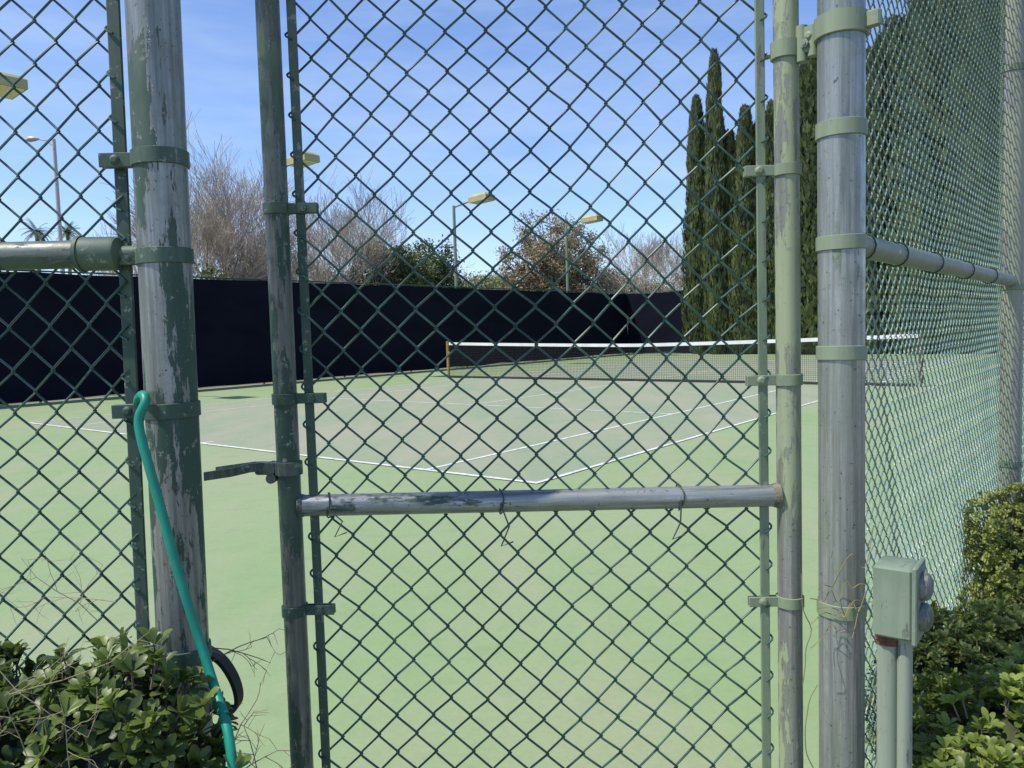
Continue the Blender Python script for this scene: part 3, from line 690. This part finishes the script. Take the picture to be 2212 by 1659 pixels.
# ------------------------------------------------------------------ shrubs
def leaf(g,p,d,up,L_,W_,sh):
    d=d.normalized(); s_=d.cross(up)
    if s_.length<1e-3: s_=d.orthogonal()
    s_.normalize(); n_=s_.cross(d)
    st=[(0,.12,0),(.35,.55,.02),(.72,1,.0),(.93,.65,-.05),(1,.12,-.09)]
    vs=[]
    for t_,w_,b_ in st:
        c=p+d*L_*t_+n_*L_*b_
        vs+= [c-s_*W_*.5*w_+n_*W_*.10*w_,c,c+s_*W_*.5*w_+n_*W_*.10*w_]
    fs=[]
    for i in range(4):
        for k in(0,1): a_=i*3+k; fs.append((a_,a_+1,a_+4,a_+3))
    g.add(vs,fs,sh)
def bush(name,blobs,nros,Ll,Wl,mat,label,seed=1,nl=9,minz=.0,catg="shrub",corek=.62,boxy=0,corem=None):
    rnd=random.Random(seed); g=Geo(); core=Geo(); st=Geo()
    tot=sum(b[3]*b[5] for b in blobs)
    def shape(q):
        if boxy<=0: return q
        m_=max(abs(q.x),abs(q.y),abs(q.z)); return q.lerp(q/m_,boxy)
    for (cx,cy,cz,rx,ry,rz) in blobs:
        na,nb=16,12; vs=[]
        for i in range(nb+1):
            ph=math.pi*i/nb
            for j in range(na):
                a=2*math.pi*j/na; q=shape(Vector((math.sin(ph)*math.cos(a),math.sin(ph)*math.sin(a),math.cos(ph))))
                k=(corek+.2*boxy)*(1+.25*(1-boxy)*noise.noise(q*2+Vector((cx*9,cy,0)))); vs.append(Vector((cx+q.x*rx*k,cy+q.y*ry*k,cz+q.z*rz*k)))
        core.add(vs,[(i*na+j,i*na+(j+1)%na,(i+1)*na+(j+1)%na,(i+1)*na+j) for i in range(nb) for j in range(na)])
        n_=int(nros*rx*rz/tot)
        for i in range(n_):
            q=Vector((rnd.gauss(0,1),rnd.gauss(0,1),rnd.gauss(0,1))).normalized()
            if q.z<-.35: q.z=-q.z
            q0=q; q=shape(q)
            k=(1+.22*(1-boxy*.7)*noise.noise(q*2.3+Vector((cx*9,cy,0))))*rnd.choice((.68+.2*boxy,.8+.1*boxy,.92,1,1.03))
            p=Vector((cx+q.x*rx*k,cy+q.y*ry*k,cz+q.z*rz*k))
            if p.z<minz: continue
            if any(((p.x-b[0])/b[3])**2+((p.y-b[1])/b[4])**2+((p.z-b[2])/b[5])**2<.38 for b in blobs): continue
            up=(Vector((q0.x/rx,q0.y/ry,q0.z/rz)).normalized()*.7+ZV*.7+Vector((rnd.uniform(-.4,.4),rnd.uniform(-.4,.4),rnd.uniform(-.4,.4)))).normalized()
            s_=up.orthogonal().normalized(); t2=up.cross(s_); sh0=rnd.uniform(.0,.8)*(.6+.4*k); a0=rnd.uniform(0,6.28)
            st.tube([p-up*Ll*1.3,p],[.0018,.0014],4,cap=False)
            for j in range(nl):
                a=a0+2*math.pi*j/nl*1.0+rnd.uniform(-.2,.2); el=rnd.uniform(.15,.8) if j<nl*.65 else rnd.uniform(.8,1.3)
                d=(s_*math.cos(a)+t2*math.sin(a))*math.cos(el)+up*math.sin(el)
                leaf(g,p+up*rnd.uniform(-.25,.05)*Ll,d,up,Ll*rnd.uniform(.7,1.15),Wl*rnd.uniform(.8,1.15),min(1,max(0,sh0+rnd.uniform(-.12,.25))))
    c0=blobs[0]; e=thing(name,Vector((c0[0],c0[1],0)),label,catg)
    for k in range(7):
        b=blobs[k%len(blobs)]; st.tube([Vector((c0[0]+rnd.uniform(-.06,.06),c0[1]+rnd.uniform(-.05,.05),-.02)),Vector(((c0[0]+b[0])/2,(c0[1]+b[1])/2,b[2]*.5)),Vector((b[0],b[1],b[2]))],[.012,.009,.005],6)
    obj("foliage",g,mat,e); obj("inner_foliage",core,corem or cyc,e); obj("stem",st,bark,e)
pit=leafmat("pittosporum_leaf",(.040,.070,.014,1),(.20,.27,.055,1),.35,.42); pity=leafmat("yellow_green_leaf",(.09,.135,.02,1),(.36,.44,.09,1),.45,.42)
hed=leafmat("low_shrub_leaf",(.10,.135,.025,1),(.38,.43,.10,1),.4,.5); hed2=leafmat("hedge_leaf",(.15,.18,.035,1),(.50,.54,.14,1),.45,.5)
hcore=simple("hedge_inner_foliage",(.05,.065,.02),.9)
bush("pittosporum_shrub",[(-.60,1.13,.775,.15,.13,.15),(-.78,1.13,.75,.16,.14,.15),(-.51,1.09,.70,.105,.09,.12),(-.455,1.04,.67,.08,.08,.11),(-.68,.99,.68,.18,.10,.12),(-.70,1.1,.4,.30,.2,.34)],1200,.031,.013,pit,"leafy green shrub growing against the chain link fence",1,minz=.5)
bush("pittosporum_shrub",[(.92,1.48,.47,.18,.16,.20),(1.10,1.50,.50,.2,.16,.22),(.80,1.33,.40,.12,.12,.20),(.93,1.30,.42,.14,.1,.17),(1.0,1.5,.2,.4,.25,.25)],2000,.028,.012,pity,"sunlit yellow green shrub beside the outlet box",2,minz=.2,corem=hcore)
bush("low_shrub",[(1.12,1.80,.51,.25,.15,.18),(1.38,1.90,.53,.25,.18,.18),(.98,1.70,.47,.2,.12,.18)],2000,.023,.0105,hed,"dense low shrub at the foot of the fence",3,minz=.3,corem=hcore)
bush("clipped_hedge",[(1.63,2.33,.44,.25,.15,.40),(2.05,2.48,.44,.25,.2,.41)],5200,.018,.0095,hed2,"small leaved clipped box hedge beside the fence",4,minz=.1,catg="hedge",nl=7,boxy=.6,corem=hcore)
# ------------------------------------------------------------------ dry twigs and vine
def twigs(name,starts,label,seed,L_=.12,r=.0011,grp=None,c_=(.16,.12,.08)):
    rnd=random.Random(seed); mat=simple("dry_twig_"+str(seed),c_,.9)
    def gr(g,p,d,l,r_,k):
        pts=[p]; q=p
        for i in range(4):
            d=(d+Vector((rnd.uniform(-1,1),rnd.uniform(-1,1),rnd.uniform(-1,1)))*.22).normalized(); q=q+d*l/4; pts.append(q)
            if k>0 and rnd.random()<.85:
                sd=Vector((rnd.uniform(-1,1),rnd.uniform(-.4,.4),rnd.uniform(-1,1))).normalized(); gr(g,q,(d*.6+sd*.7).normalized(),l*.5,r_*.65,k-1)
        g.tube(pts,[r_,r_*.9,r_*.8,r_*.7,r_*.45],4,cap=False)
    for p,d in starts:
        g=Geo(); gr(g,p,d,L_*rnd.uniform(.7,1.3),r,2)
        obj(name,g,mat,label=label,category="dry branch",group=grp)
S1=[(survey(455,1430,1.3),Vector((1,0,.35)).normalized()),(survey(490,1640,1.25),Vector((.3,0,1))),(survey(560,1690,1.25),Vector((.1,0,1))),(survey(500,1690,1.2),Vector((.5,0,.6))),(survey(460,1400,1.3),Vector((1,0,-.1)))]
twigs("dry_twig",S1,"thin dry twig poking out beside the gate post",5,.1,grp="dry twigs by the gate post")
S2=[(survey(20,1500,.97),Vector((.6,0,.3))),(survey(0,1450,.97),Vector((.5,-.1,-.6))),(survey(60,1640,.97),Vector((-.3,0,1))),(survey(150,1659,.97),Vector((.2,0,.8))),(survey(250,1300,1.22),Vector((-.9,0,.25))),(survey(210,1340,1.22),Vector((-.6,0,.7)))]
twigs("dry_stalk",S2,"pale dry stalk among the shrub leaves",6,.12,r=.0008,grp="dry stalks in the shrub",c_=(.26,.22,.15))
g=Geo(); rnd=random.Random(4)
for k in range(5):
    pts=[]; x=1760+rnd.uniform(-15,10); y=1400-k*35
    for i in range(9): pts.append(survey(x+i*15,y-18*math.sin(i*.5+k)-i*rnd.uniform(2,14),1.33+rnd.uniform(-.01,.01)))
    g.tube(smoothpath(pts,3),.0009,4)
for x,y0,y1 in((1745,1240,1480),(1752,1480,1659),(1870,1180,1400)):
    g.tube(smoothpath([survey(x+rnd.uniform(-14,14),y0+(y1-y0)*i/6,1.4) for i in range(7)],3),.001,4)
obj("dry_vine",g,simple("dry_vine_stem",(.22,.20,.08),.9),label="thin dry vine twining round the gate post",category="vine")
